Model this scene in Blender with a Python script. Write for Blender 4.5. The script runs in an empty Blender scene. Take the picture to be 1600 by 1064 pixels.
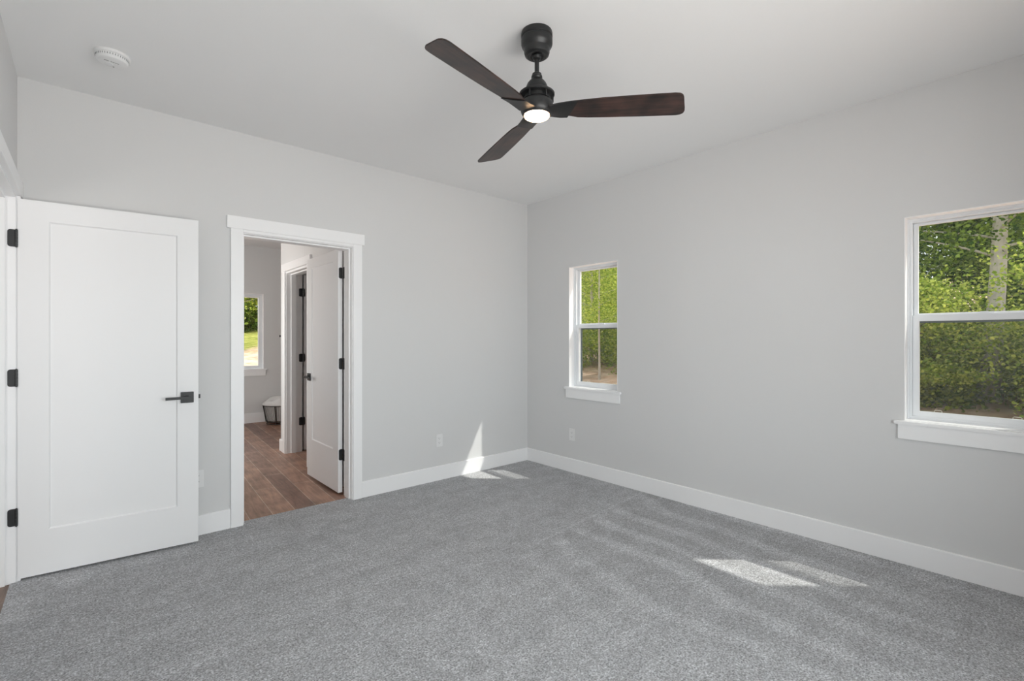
import bpy, bmesh, math, random
import numpy as np
from mathutils import Vector, Matrix

S = bpy.context.scene
COL = S.collection

# ------------------------------------------------------------------ camera
F_PX, HORIZON, EYE = 751.0, 529.0, 1.30
YAW = 48.5665                                   # degrees from the view axis to the +X axis
cam_d = bpy.data.cameras.new('camera')
cam_d.sensor_fit = 'HORIZONTAL'
cam_d.sensor_width = 36.0
cam_d.lens = 36.0 * F_PX / 1600.0
cam_d.shift_y = -(532.0 - HORIZON) / 1600.0
cam_d.clip_start = 0.02
cam_d.clip_end = 400
cam = bpy.data.objects.new('camera', cam_d)
COL.objects.link(cam)
cam.location = (0, 0, EYE)
# forward = YAW degrees counter-clockwise from +X ; camera looks along -Z with rotation (90,0,a)
cam.rotation_euler = (math.radians(90), 0, math.radians(YAW - 90))
S.camera = cam

# ------------------------------------------------------------------ view / sampling
S.view_settings.view_transform = 'Standard'
S.view_settings.look = 'None'
S.view_settings.gamma = 1.0
S.view_settings.exposure = 0.0
S.view_settings.use_curve_mapping = False
S.cycles.max_bounces = 12
S.cycles.diffuse_bounces = 8
S.cycles.transparent_max_bounces = 24
S.cycles.caustics_reflective = False
S.cycles.caustics_refractive = False
S.cycles.use_denoising = True
S.cycles.sample_clamp_indirect = 6.0

# ------------------------------------------------------------------ world
W = bpy.data.worlds.new('daylight_sky')
S.world = W
W.use_nodes = True
wn = W.node_tree.nodes
bg = wn['Background']
bg.inputs[0].default_value = (0.93, 0.965, 1.0, 1)
bg.inputs[1].default_value = 1.7

# ------------------------------------------------------------------ sun and added fill lamps
def lamp(name, kind, loc, energy, color=(1, 1, 1), direction=None, **kw):
    d = bpy.data.lights.new(name, kind)
    d.energy = energy
    d.color = color
    for k, v in kw.items():
        setattr(d, k, v)
    o = bpy.data.objects.new(name, d)
    COL.objects.link(o)
    o.location = loc
    if direction is not None:
        o.rotation_euler = Vector(direction).to_track_quat('-Z', 'Y').to_euler()
    return o

lamp('sun', 'SUN', (8, -6, 14), 5.0, (1.0, 0.96, 0.9), (-1.03, 1.0, -2.0), angle=math.radians(1.0))
# added fill lamps outside made-up openings: behind the camera, side room, entry hall
lamp('added_front_fill', 'AREA', (1.1, -1.7, 1.15), 215, (0.935, 0.965, 1.0), (0.0, 1, 0.02), shape='RECTANGLE', size=4.2, size_y=2.4)
lamp('added_side_room_fill', 'AREA', (-0.56, 5.75, 1.55), 60, (1.0, 0.97, 0.95), (1, 0.8, 0.0), shape='RECTANGLE', size=1.1, size_y=1.2)
lamp('added_hall_fill', 'AREA', (-1.75, 1.2, 1.5), 22, (1, 1, 1), (1, 0.3, 0), shape='RECTANGLE', size=1.2, size_y=1.4)
# portals only guide the sampling of the sky through the real window openings
for nm, loc, dr, w, h in (('portal_a', (3.74, 2.88, 1.41), (-1, 0, 0), .56, 1.16), ('portal_b', (3.74, 0.295, 1.41), (-1, 0, 0), .56, 1.16),
                          ('portal_c', (1.78, 8.46, 1.41), (0, -1, 0), .56, 1.16)):
    p = lamp(nm, 'AREA', loc, 1, (1, 1, 1), dr, shape='RECTANGLE', size=w, size_y=h)
    p.data.cycles.is_portal = True

# ================================================================== materials
def nodes_of(m):
    m.use_nodes = True
    return m.node_tree.nodes, m.node_tree.links

def mat(name, col, rough=0.5, metal=0.0, spec=0.5, noise=None, bump=None, coat=0.0):
    """principled paint/metal; noise=(scale, amount) varies the colour, bump=(scale, strength, distance)"""
    m = bpy.data.materials.new(name)
    n, l = nodes_of(m)
    b = n['Principled BSDF']
    b.inputs['Base Color'].default_value = (*col, 1)
    b.inputs['Roughness'].default_value = rough
    b.inputs['Metallic'].default_value = metal
    b.inputs['Specular IOR Level'].default_value = spec
    b.inputs['Coat Weight'].default_value = coat
    tc = n.new('ShaderNodeTexCoord')
    if noise:
        t = n.new('ShaderNodeTexNoise'); t.inputs['Scale'].default_value = noise[0]; t.inputs['Detail'].default_value = 4
        l.new(tc.outputs['Object'], t.inputs['Vector'])
        r = n.new('ShaderNodeMapRange')
        r.inputs['To Min'].default_value = 1 - noise[1]; r.inputs['To Max'].default_value = 1 + noise[1]
        l.new(t.outputs['Fac'], r.inputs['Value'])
        mx = n.new('ShaderNodeVectorMath'); mx.operation = 'SCALE'
        mx.inputs[0].default_value = col
        l.new(r.outputs[0], mx.inputs['Scale'])
        l.new(mx.outputs[0], b.inputs['Base Color'])
    if bump:
        t = n.new('ShaderNodeTexNoise'); t.inputs['Scale'].default_value = bump[0]; t.inputs['Detail'].default_value = 5
        l.new(tc.outputs['Object'], t.inputs['Vector'])
        bp = n.new('ShaderNodeBump'); bp.inputs['Strength'].default_value = bump[1]; bp.inputs['Distance'].default_value = bump[2]
        l.new(t.outputs['Fac'], bp.inputs['Height'])
        l.new(bp.outputs[0], b.inputs['Normal'])
    return m

M_WALL = mat('light_grey_wall_paint', (0.70, 0.70, 0.70), 0.75, spec=0.25, bump=(160, 0.12, 0.002))
M_CEIL = mat('white_ceiling_paint', (0.86, 0.86, 0.86), 0.85, spec=0.2, bump=(120, 0.12, 0.002))
M_TRIM = mat('white_trim_paint', (0.92, 0.92, 0.925), 0.38, spec=0.4, bump=(40, 0.02, 0.001))
M_DOOR = mat('white_door_paint', (0.88, 0.88, 0.885), 0.42, spec=0.4, bump=(40, 0.02, 0.001))
M_VINYL = mat('white_window_vinyl', (0.82, 0.84, 0.86), 0.3, spec=0.5, bump=(30, 0.01, 0.001))
M_BLACK = mat('matte_black_hardware', (0.022, 0.023, 0.024), 0.42, spec=0.5, noise=(30, 0.15))
M_FAN = mat('dark_bronze_fan_metal', (0.011, 0.0115, 0.012), 0.42, spec=0.5, noise=(40, 0.2))
M_PLATE = mat('white_plastic', (0.8, 0.8, 0.8), 0.35, spec=0.5, noise=(20, 0.01))
M_SLOT = mat('socket_slot', (0.22, 0.22, 0.22), 0.6, noise=(20, 0.05))
M_PRINT = mat('grey_print', (0.28, 0.28, 0.28), 0.6, noise=(60, 0.1))
M_SCRF = mat('dark_screen_frame', (0.10, 0.13, 0.14), 0.5, noise=(20, 0.05))
M_TAB = mat('pale_screen_tab', (0.55, 0.5, 0.42), 0.4, noise=(20, 0.05))
M_LINEN = mat('white_linen', (0.72, 0.71, 0.70), 0.9, spec=0.1, noise=(25, 0.08), bump=(60, 0.5, 0.01))
M_WIRE = mat('black_wire', (0.03, 0.027, 0.024), 0.45, noise=(20, 0.1))

def glass_material(name, tint, refl=1.0):
    m = bpy.data.materials.new(name)
    n, l = nodes_of(m)
    n.remove(n['Principled BSDF'])
    tr = n.new('ShaderNodeBsdfTransparent'); tr.inputs[0].default_value = (*tint, 1)
    gl = n.new('ShaderNodeBsdfGlossy'); gl.inputs['Roughness'].default_value = 0.01
    fr = n.new('ShaderNodeFresnel')
    gm = n.new('ShaderNodeNewGeometry')      # same reflectance on the front and the back of the pane
    ior = n.new('ShaderNodeMapRange'); ior.inputs[3].default_value = 1.45; ior.inputs[4].default_value = 1 / 1.45
    l.new(gm.outputs['Backfacing'], ior.inputs[0]); l.new(ior.outputs[0], fr.inputs[0])
    mu = n.new('ShaderNodeMath'); mu.operation = 'MULTIPLY'; mu.inputs[1].default_value = refl
    mx = n.new('ShaderNodeMixShader')
    l.new(fr.outputs[0], mu.inputs[0]); l.new(mu.outputs[0], mx.inputs[0])
    l.new(tr.outputs[0], mx.inputs[1]); l.new(gl.outputs[0], mx.inputs[2])
    l.new(mx.outputs[0], n['Material Output'].inputs[0])
    return m
M_GLASS = glass_material('window_glass', (0.97, 0.985, 0.975))

def screen_material():
    m = bpy.data.materials.new('insect_screen_mesh')
    n, l = nodes_of(m)
    n.remove(n['Principled BSDF'])
    tr = n.new('ShaderNodeBsdfTransparent')
    df = n.new('ShaderNodeBsdfDiffuse'); df.inputs[0].default_value = (0.035, 0.033, 0.03, 1)
    mx = n.new('ShaderNodeMixShader'); mx.inputs[0].default_value = 0.24
    l.new(tr.outputs[0], mx.inputs[1]); l.new(df.outputs[0], mx.inputs[2])
    l.new(mx.outputs[0], n['Material Output'].inputs[0])
    return m
M_SCREEN = screen_material()

def emission(name, col, strength):
    m = bpy.data.materials.new(name)
    n, l = nodes_of(m)
    b = n['Principled BSDF']
    b.inputs['Base Color'].default_value = (0.9, 0.88, 0.84, 1)
    b.inputs['Emission Color'].default_value = (*col, 1)
    b.inputs['Emission Strength'].default_value = strength
    return m
M_LAMP = emission('lit_fan_diffuser', (1.0, 0.62, 0.34), 26.0)

def carpet_material():
    m = bpy.data.materials.new('grey_cut_pile_carpet')
    n, l = nodes_of(m)
    b = n['Principled BSDF']
    b.inputs['Roughness'].default_value = 1.0
    b.inputs['Specular IOR Level'].default_value = 0.05
    b.inputs['Sheen Weight'].default_value = 0.25
    b.inputs['Sheen Roughness'].default_value = 0.5
    geo = n.new('ShaderNodeNewGeometry')
    def noise(scale, detail=3, rough=0.6, dist=0.0, vec=None):
        t = n.new('ShaderNodeTexNoise')
        t.inputs['Scale'].default_value = scale; t.inputs['Detail'].default_value = detail
        t.inputs['Roughness'].default_value = rough; t.inputs['Distortion'].default_value = dist
        l.new(vec or geo.outputs['Position'], t.inputs['Vector'])
        return t.outputs['Fac']
    def math_(op, a, b_, c=None):
        t = n.new('ShaderNodeMath'); t.operation = op
        for i, v in enumerate((a, b_, c)):
            if v is None: continue
            if isinstance(v, (int, float)): t.inputs[i].default_value = v
            else: l.new(v, t.inputs[i])
        return t.outputs[0]
    def rng(v, a, b_, c, d, smooth=False):
        t = n.new('ShaderNodeMapRange')
        if smooth: t.interpolation_type = 'SMOOTHSTEP'
        l.new(v, t.inputs[0])
        for i, k in enumerate((a, b_, c, d)): t.inputs[i + 1].default_value = k
        return t.outputs[0]
    sep = n.new('ShaderNodeSeparateXYZ'); l.new(geo.outputs['Position'], sep.inputs[0])
    X, Y = sep.outputs[0], sep.outputs[1]
    tuft = rng(noise(125, 3, 0.75), 0.36, 0.64, 0.42, 1.52)
    tuft2 = rng(noise(48, 2, 0.6), 0.38, 0.62, 0.84, 1.16)
    blotch = rng(noise(9, 4, 0.65, 0.6), 0.36, 0.64, 0.89, 1.10)
    # brushed swathes left by the vacuum: run along Y to the right of a line across the room
    warp = noise(1.1, 1)
    xw = math_('ADD', X, math_('MULTIPLY', warp, 0.45))
    xw = math_('ADD', xw, math_('MULTIPLY', Y, -0.10))
    wave = math_('SINE', math_('MULTIPLY', xw, 2 * math.pi / 0.27), 0)
    wave = rng(wave, -0.2, 0.95, -0.55, 1.0, True)
    sl = math_('ADD', Y, math_('MULTIPLY', X, -0.097))
    m1 = rng(sl, 1.88, 1.99, 1, 0, True)
    m2 = rng(X, 1.5, 2.4, 0, 1, True)
    m3 = rng(Y, -0.1, 1.3, 0.15, 1, True)
    mask = math_('MULTIPLY', math_('MULTIPLY', m1, m2), m3)
    swathe = math_('MULTIPLY_ADD', math_('MULTIPLY', wave, mask), 0.15, 1.0)
    line = math_('MULTIPLY', math_('MULTIPLY', rng(sl, 1.962, 1.978, 0, 1, True), rng(sl, 1.982, 2.0, 1, 0, True)), m2)
    swathe = math_('MULTIPLY_ADD', line, 0.16, swathe)
    # streaks of the other pass, along X near the back wall
    mp = n.new('ShaderNodeMapping'); mp.inputs['Scale'].default_value = (0.8, 5.0, 1); mp.inputs['Rotation'].default_value = (0, 0, math.radians(-12))
    l.new(geo.outputs['Position'], mp.inputs[0])
    streak = rng(noise(1.6, 3, 0.5, 0.3, mp.outputs[0]), 0.35, 0.65, 0.94, 1.05)
    v = math_('MULTIPLY', math_('MULTIPLY', tuft, tuft2), math_('MULTIPLY', blotch, math_('MULTIPLY', swathe, streak)))
    sc = n.new('ShaderNodeVectorMath'); sc.operation = 'SCALE'
    sc.inputs[0].default_value = (0.572, 0.576, 0.594)
    l.new(v, sc.inputs['Scale'])
    l.new(sc.outputs[0], b.inputs['Base Color'])
    bp = n.new('ShaderNodeBump'); bp.inputs['Strength'].default_value = 0.8; bp.inputs['Distance'].default_value = 0.006
    l.new(tuft, bp.inputs['Height']); l.new(bp.outputs[0], b.inputs['Normal'])
    return m
M_CARPET = carpet_material()

def plank_material(name, c1, c2, width, length, rot, off=(0, 0), joint=(0.30, 0.22, 0.19), rough=0.42):
    m = bpy.data.materials.new(name)
    n, l = nodes_of(m)
    b = n['Principled BSDF']; b.inputs['Roughness'].default_value = rough
    geo = n.new('ShaderNodeNewGeometry')
    mp = n.new('ShaderNodeMapping'); mp.vector_type = 'POINT'
    mp.inputs['Rotation'].default_value = (0, 0, math.radians(rot))
    mp.inputs['Location'].default_value = (off[0], off[1], 0)
    l.new(geo.outputs['Position'], mp.inputs[0])
    br = n.new('ShaderNodeTexBrick')
    br.offset = 0.37; br.inputs['Scale'].default_value = 1.0
    br.inputs['Brick Width'].default_value = length; br.inputs['Row Height'].default_value = width
    br.inputs['Mortar Size'].default_value = 0.0028; br.inputs['Mortar Smooth'].default_value = 0.2
    br.inputs['Color1'].default_value = (*c1, 1); br.inputs['Color2'].default_value = (*c2, 1)
    br.inputs['Mortar'].default_value = (*joint, 1); br.inputs['Bias'].default_value = 0.0
    l.new(mp.outputs[0], br.inputs['Vector'])
    st = n.new('ShaderNodeMapping'); st.inputs['Scale'].default_value = (1.6, 14, 1)
    l.new(mp.outputs[0], st.inputs[0])
    no = n.new('ShaderNodeTexNoise'); no.inputs['Scale'].default_value = 3; no.inputs['Detail'].default_value = 6; no.inputs['Distortion'].default_value = 0.8
    l.new(st.outputs[0], no.inputs['Vector'])
    n2 = n.new('ShaderNodeTexNoise'); n2.inputs['Scale'].default_value = 5; n2.inputs['Detail'].default_value = 3
    l.new(mp.outputs[0], n2.inputs['Vector'])
    ad = n.new('ShaderNodeMath'); ad.operation = 'ADD'
    l.new(no.outputs['Fac'], ad.inputs[0]); l.new(n2.outputs['Fac'], ad.inputs[1])
    r = n.new('ShaderNodeMapRange'); l.new(ad.outputs[0], r.inputs[0])
    for i, k in enumerate((0.7, 1.3, 0.62, 1.35)): r.inputs[i + 1].default_value = k
    mx = n.new('ShaderNodeVectorMath'); mx.operation = 'SCALE'
    l.new(br.outputs['Color'], mx.inputs[0]); l.new(r.outputs[0], mx.inputs['Scale'])
    l.new(mx.outputs[0], b.inputs['Base Color'])
    bp = n.new('ShaderNodeBump'); bp.inputs['Strength'].default_value = 0.15; bp.inputs['Distance'].default_value = 0.002
    l.new(r.outputs[0], bp.inputs['Height']); l.new(bp.outputs[0], b.inputs['Normal'])
    return m
M_WOOD = plank_material('brown_plank_floor', (0.19, 0.105, 0.080), (0.40, 0.235, 0.165), 0.155, 1.15, 93.5, off=(0.02, 0.6), joint=(0.52, 0.40, 0.33))
M_HALLWOOD = plank_material('grey_brown_plank_floor', (0.16, 0.11, 0.08), (0.24, 0.16, 0.12), 0.155, 1.15, 90)

def blade_material():
    m = bpy.data.materials.new('dark_walnut_blade')
    n, l = nodes_of(m)
    b = n['Principled BSDF']; b.inputs['Roughness'].default_value = 0.38
    tc = n.new('ShaderNodeTexCoord')
    mp = n.new('ShaderNodeMapping'); mp.inputs['Scale'].default_value = (2.0, 26, 1)
    l.new(tc.outputs['Object'], mp.inputs[0])
    no = n.new('ShaderNodeTexNoise'); no.inputs['Scale'].default_value = 2.2; no.inputs['Detail'].default_value = 6; no.inputs['Distortion'].default_value = 0.6
    l.new(mp.outputs[0], no.inputs['Vector'])
    n2 = n.new('ShaderNodeTexNoise'); n2.inputs['Scale'].default_value = 9; n2.inputs['Detail'].default_value = 2
    l.new(tc.outputs['Object'], n2.inputs['Vector'])
    a = n.new('ShaderNodeMath'); a.operation = 'MULTIPLY'
    l.new(no.outputs['Fac'], a.inputs[0]); l.new(n2.outputs['Fac'], a.inputs[1])
    cr = n.new('ShaderNodeValToRGB'); l.new(a.outputs[0], cr.inputs[0])
    e = cr.color_ramp.elements
    e[0].position = 0.14; e[0].color = (0.010, 0.007, 0.006, 1)
    e[1].position = 0.38; e[1].color = (0.066, 0.033, 0.026, 1)
    l.new(cr.outputs[0], b.inputs['Base Color'])
    return m
M_BLADE = blade_material()

def leaf_material(name, c_dark, c_light):
    m = bpy.data.materials.new(name)
    n, l = nodes_of(m)
    n.remove(n['Principled BSDF'])
    geo = n.new('ShaderNodeNewGeometry')
    cr = n.new('ShaderNodeValToRGB')
    l.new(geo.outputs['Random Per Island'], cr.inputs[0])
    e = cr.color_ramp.elements
    e[0].color = (*c_dark, 1); e[1].color = (*c_light, 1)
    df = n.new('ShaderNodeBsdfDiffuse'); tl = n.new('ShaderNodeBsdfTranslucent')
    mx = n.new('ShaderNodeMixShader'); mx.inputs[0].default_value = 0.42
    e[0].position = 0.15
    l.new(cr.outputs[0], df.inputs[0]); l.new(cr.outputs[0], tl.inputs[0])
    l.new(df.outputs[0], mx.inputs[1]); l.new(tl.outputs[0], mx.inputs[2])
    l.new(mx.outputs[0], n['Material Output'].inputs[0])
    return m
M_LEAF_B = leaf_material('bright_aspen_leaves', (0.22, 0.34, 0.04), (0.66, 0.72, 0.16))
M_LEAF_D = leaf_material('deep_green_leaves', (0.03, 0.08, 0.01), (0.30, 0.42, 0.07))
M_LEAF_M = leaf_material('mid_green_leaves', (0.09, 0.16, 0.02), (0.46, 0.52, 0.10))
M_BARK = mat('pale_aspen_bark', (0.52, 0.48, 0.42), 0.85, spec=0.1, noise=(6, 0.5), bump=(14, 0.6, 0.02))
M_TWIG = mat('brown_twig_bark', (0.20, 0.14, 0.10), 0.9, spec=0.1, noise=(8, 0.3))

def ground_material():
    m = bpy.data.materials.new('grass_and_dirt')
    n, l = nodes_of(m)
    b = n['Principled BSDF']; b.inputs['Roughness'].default_value = 1; b.inputs['Specular IOR Level'].default_value = 0.05
    geo = n.new('ShaderNodeNewGeometry')
    no = n.new('ShaderNodeTexNoise'); no.inputs['Scale'].default_value = 0.35; no.inputs['Detail'].default_value = 8
    l.new(geo.outputs['Position'], no.inputs['Vector'])
    sep = n.new('ShaderNodeSeparateXYZ'); l.new(geo.outputs['Position'], sep.inputs[0])
    ad = n.new('ShaderNodeMath'); ad.operation = 'MULTIPLY_ADD'; ad.inputs[1].default_value = 14
    l.new(no.outputs['Fac'], ad.inputs[0]); l.new(sep.outputs[1], ad.inputs[2])
    r = n.new('ShaderNodeMapRange'); l.new(ad.outputs[0], r.inputs[0]); r.inputs[1].default_value = 36; r.inputs[2].default_value = 39
    n2 = n.new('ShaderNodeTexNoise'); n2.inputs['Scale'].default_value = 2.5; n2.inputs['Detail'].default_value = 6
    l.new(geo.outputs['Position'], n2.inputs['Vector'])
    g = n.new('ShaderNodeValToRGB'); l.new(n2.outputs['Fac'], g.inputs[0])
    g.color_ramp.elements[0].position = 0.35; g.color_ramp.elements[0].color = (0.16, 0.19, 0.03, 1)
    g.color_ramp.elements[1].position = 0.65; g.color_ramp.elements[1].color = (0.42, 0.40, 0.12, 1)
    d = n.new('ShaderNodeValToRGB'); l.new(n2.outputs['Fac'], d.inputs[0])
    d.color_ramp.elements[0].position = 0.35; d.color_ramp.elements[0].color = (0.52, 0.33, 0.23, 1)
    d.color_ramp.elements[1].position = 0.65; d.color_ramp.elements[1].color = (0.78, 0.58, 0.46, 1)
    mx = n.new('ShaderNodeMixRGB'); l.new(r.outputs[0], mx.inputs[0]); l.new(d.outputs[0], mx.inputs[1]); l.new(g.outputs[0], mx.inputs[2])
    l.new(mx.outputs[0], b.inputs['Base Color'])
    return m
M_GROUND = ground_material()

# ================================================================== mesh helpers
def link(name, me, m=None, parent=None, smooth=False):
    o = bpy.data.objects.new(name, me)
    COL.objects.link(o)
    if m is not None:
        me.materials.append(m)
    if parent is not None:
        o.parent = parent
    if smooth:
        me.polygons.foreach_set('use_smooth', [True] * len(me.polygons))
        me.set_sharp_from_angle(angle=math.radians(28))
    return o

def obj(name, bm, m, parent=None, smooth=False, bevel=0.0, seg=2):
    if bevel > 0:
        es = [e for e in bm.edges if len(e.link_faces) == 2 and e.calc_face_angle(0) > 0.6]
        bmesh.ops.bevel(bm, geom=es, offset=bevel, segments=seg, affect='EDGES', clamp_overlap=True)
    bmesh.ops.recalc_face_normals(bm, faces=bm.faces)
    me = bpy.data.meshes.new(name)
    bm.to_mesh(me); bm.free()
    return link(name, me, m, parent, smooth)

def tag(o, label=None, cat=None, group=None, kind=None):
    if label: o['label'] = label
    if cat: o['category'] = cat
    if group: o['group'] = group
    if kind: o['kind'] = kind
    return o

def empty(name, loc=(0, 0, 0), rz=0.0):
    o = bpy.data.objects.new(name, None)
    o.empty_display_size = 0.1
    COL.objects.link(o)
    o.location = loc
    o.rotation_euler = (0, 0, rz)
    return o

def add_box(bm, x0, x1, y0, y1, z0, z1):
    vs = [bm.verts.new((x, y, z)) for x in (x0, x1) for y in (y0, y1) for z in (z0, z1)]
    for f in ((0, 1, 3, 2), (4, 6, 7, 5), (0, 4, 5, 1), (2, 3, 7, 6), (0, 2, 6, 4), (1, 5, 7, 3)):
        bm.faces.new([vs[i] for i in f])

def box(x0, x1, y0, y1, z0, z1):
    bm = bmesh.new()
    add_box(bm, min(x0, x1), max(x0, x1), min(y0, y1), max(y0, y1), min(z0, z1), max(z0, z1))
    return bm

def cells(axis, us, zs, t0, t1, solid):
    """a slab in the plane of axis ('x': u runs along x, thickness along y; 'y': u along y, thickness along x)
    split by us / zs; solid(i, j) tells which cells are filled. One clean closed mesh."""
    bm = bmesh.new()
    cache = {}
    def v(u, t, z):
        k = (round(u, 5), round(t, 5), round(z, 5))
        if k not in cache:
            cache[k] = bm.verts.new((u, t, z) if axis == 'x' else (t, u, z))
        return cache[k]
    nu, nz = len(us) - 1, len(zs) - 1
    ok = lambda i, j: 0 <= i < nu and 0 <= j < nz and solid(i, j)
    for i in range(nu):
        for j in range(nz):
            if not ok(i, j): continue
            u0, u1, z0, z1 = us[i], us[i + 1], zs[j], zs[j + 1]
            for t in (t0, t1):
                bm.faces.new([v(u0, t, z0), v(u1, t, z0), v(u1, t, z1), v(u0, t, z1)])
            if not ok(i - 1, j): bm.faces.new([v(u0, t0, z0), v(u0, t1, z0), v(u0, t1, z1), v(u0, t0, z1)])
            if not ok(i + 1, j): bm.faces.new([v(u1, t0, z0), v(u1, t1, z0), v(u1, t1, z1), v(u1, t0, z1)])
            if not ok(i, j - 1): bm.faces.new([v(u0, t0, z0), v(u1, t0, z0), v(u1, t1, z0), v(u0, t1, z0)])
            if not ok(i, j + 1): bm.faces.new([v(u0, t0, z1), v(u1, t0, z1), v(u1, t1, z1), v(u0, t1, z1)])
    return bm

def wall(name, axis, a, b, t0, t1, z0, z1, holes, label, m=None):
    us = sorted({a, b} | {h[0] for h in holes} | {h[1] for h in holes})
    zs = sorted({z0, z1} | {h[2] for h in holes} | {h[3] for h in holes})
    us = [u for u in us if a <= u <= b]
    zs = [z for z in zs if z0 <= z <= z1]
    def solid(i, j):
        cu, cz = (us[i] + us[i + 1]) / 2, (zs[j] + zs[j + 1]) / 2
        return not any(h[0] < cu < h[1] and h[2] < cz < h[3] for h in holes)
    o = obj(name, cells(axis, us, zs, t0, t1, solid), m or M_WALL)
    return tag(o, label, 'wall', kind='structure')

def struct(name, bm, m, label, cat, bevel=0.0, parent=None):
    o = obj(name, bm, m, parent, bevel=bevel, seg=2)
    return tag(o, label, cat, kind='structure')

def lathe(profile, n=48, center=(0, 0)):
    """profile: list of (radius, z) from one end to the other"""
    bm = bmesh.new()
    rings = []
    for r, z in profile:
        if r < 1e-6:
            rings.append([bm.verts.new((center[0], center[1], z))])
        else:
            rings.append([bm.verts.new((center[0] + r * math.cos(2 * math.pi * k / n), center[1] + r * math.sin(2 * math.pi * k / n), z)) for k in range(n)])
    for a, b in zip(rings, rings[1:]):
        for k in range(n):
            k2 = (k + 1) % n
            if len(a) == 1 and len(b) == 1: continue
            if len(a) == 1: bm.faces.new([a[0], b[k], b[k2]])
            elif len(b) == 1: bm.faces.new([a[k], b[0], a[k2]])
            else: bm.faces.new([a[k], b[k], b[k2], a[k2]])
    return bm

def tube(bm, pts, radii, n=8, closed=False):
    pts = [Vector(p) for p in pts]
    if not isinstance(radii, (list, tuple)): radii = [radii] * len(pts)
    rings = []
    N = len(pts)
    for i, p in enumerate(pts):
        if closed: d = pts[(i + 1) % N] - pts[i - 1]
        else: d = pts[min(i + 1, N - 1)] - pts[max(i - 1, 0)]
        d.normalize()
        ref = Vector((0, 0, 1)) if abs(d.z) < 0.9 else Vector((1, 0, 0))
        a = d.cross(ref).normalized(); b = d.cross(a).normalized()
        rings.append([bm.verts.new(p + (a * math.cos(2 * math.pi * k / n) + b * math.sin(2 * math.pi * k / n)) * radii[i]) for k in range(n)])
    pairs = list(zip(rings, rings[1:])) + ([(rings[-1], rings[0])] if closed else [])
    for a, b in pairs:
        for k in range(n):
            bm.faces.new([a[k], a[(k + 1) % n], b[(k + 1) % n], b[k]])
    if not closed:
        bm.faces.new(rings[0]); bm.faces.new(rings[-1])

def prism(poly, t0, t1, axis='x'):
    """extrude a 2-D polygon; axis names the thickness direction; poly in the other two axes (in order)"""
    bm = bmesh.new()
    def p(u, v, t):
        return {'x': (t, u, v), 'y': (u, t, v), 'z': (u, v, t)}[axis]
    a = [bm.verts.new(p(u, v, t0)) for u, v in poly]
    b = [bm.verts.new(p(u, v, t1)) for u, v in poly]
    bm.faces.new(a); bm.faces.new(b[::-1])
    for k in range(len(poly)):
        k2 = (k + 1) % len(poly)
        bm.faces.new([a[k], a[k2], b[k2], b[k]])
    return bm

# ================================================================== the room
XB, YA, XC, YF, HC = 3.542, 3.764, -0.289, -0.55, 2.735
YAo = 3.905              # other face of the back wall
WT = 0.158               # outside wall thickness
YE = 8.25
WZ0, WZ1 = 0.826, 2.0    # window openings
W1 = (2.59, 3.168); W2 = (0.006, 0.583); W3 = (1.496, 2.074)
DX0, DX1, DZ = 0.7975, 1.6175, 2.055   # rough doorway in the back wall (the jamb fills it)

struct('floor', box(-0.31, XB, YF, 3.83, -0.06, 0.0), M_CARPET, 'grey cut-pile carpet of the bedroom with vacuum marks', 'carpet')
struct('floor', box(XC, XB, 3.83, YE, -0.06, -0.006), M_WOOD, 'brown wood-look plank floor seen through the open doorway', 'plank floor')
struct('floor', box(-2.0, -0.31, -0.55, 4.6, -0.06, -0.006), M_HALLWOOD, 'sliver of wooden hall floor beside the carpet edge at the far left', 'hall floor')
struct('ceiling', box(-2.0, XB, YF, YE, HC, HC + 0.12), M_CEIL, 'smooth white ceiling', 'ceiling')

wall('wall_back', 'x', XC, XB, YA, YAo, -0.06, HC, [(DX0, DX1, -0.06, DZ)], 'light grey back wall pierced by the doorway beside the open white door')
wall('wall_right', 'y', YF - WT, YE + WT, XB, XB + WT, -0.3, HC + 0.12, [(*W1, WZ0, WZ1), (*W2, WZ0, WZ1)], 'light grey right wall with two narrow windows')
LD = (2.845, 3.692, -0.06, DZ)
wall('wall_left', 'y', YF, YA, XC - 0.16, XC, -0.06, HC, [LD], 'light grey left wall seen edge-on with the entry doorway')
FW = (0.0, 2.3, 0.55, 2.22)  # made-up opening behind the camera, added for the front fill lamp
wall('wall_front', 'x', -2.0, XB, YF - WT, YF, -0.3, HC + 0.12, [FW], 'grey wall behind the viewer with an added wide opening for fill light')
wall('wall_far', 'x', XC, XB, YE, YE + WT, -0.3, HC + 0.12, [(*W3, WZ0, WZ1)], 'grey far wall of the room beyond the doorway')
D3 = (5.04, 5.80, -0.06, DZ)
XD0, XD1 = 1.69, 1.85
wall('wall_closet', 'y', YAo, 5.99, XD0, XD1, -0.06, HC, [D3], 'pale wall with a second doorway inside the next room')
wall('wall_alcove', 'x', XD1, XB, 5.87, 5.99, -0.06, HC, [], 'pale wall closing the closet off from the alcove')
SW = (5.15, 6.35, 0.95, 2.1)  # made-up opening out of view, added to brighten the next room
wall('wall_side', 'y', YA, YE + WT, XC - 0.16, XC, -0.06, HC, [SW], 'left wall of the room beyond the doorway')
wall('wall_hall', 'y', -0.55, 4.6, -2.12, -2.0, -0.06, HC, [(0.6, 1.8, 0.8, 2.1)], 'hall wall outside the entry door')  # hole added for the hall fill lamp
wall('wall_hall_end', 'x', -2.0, XC - 0.16, 4.6, 4.72, -0.06, HC, [], 'end wall of the entry hall')

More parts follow.
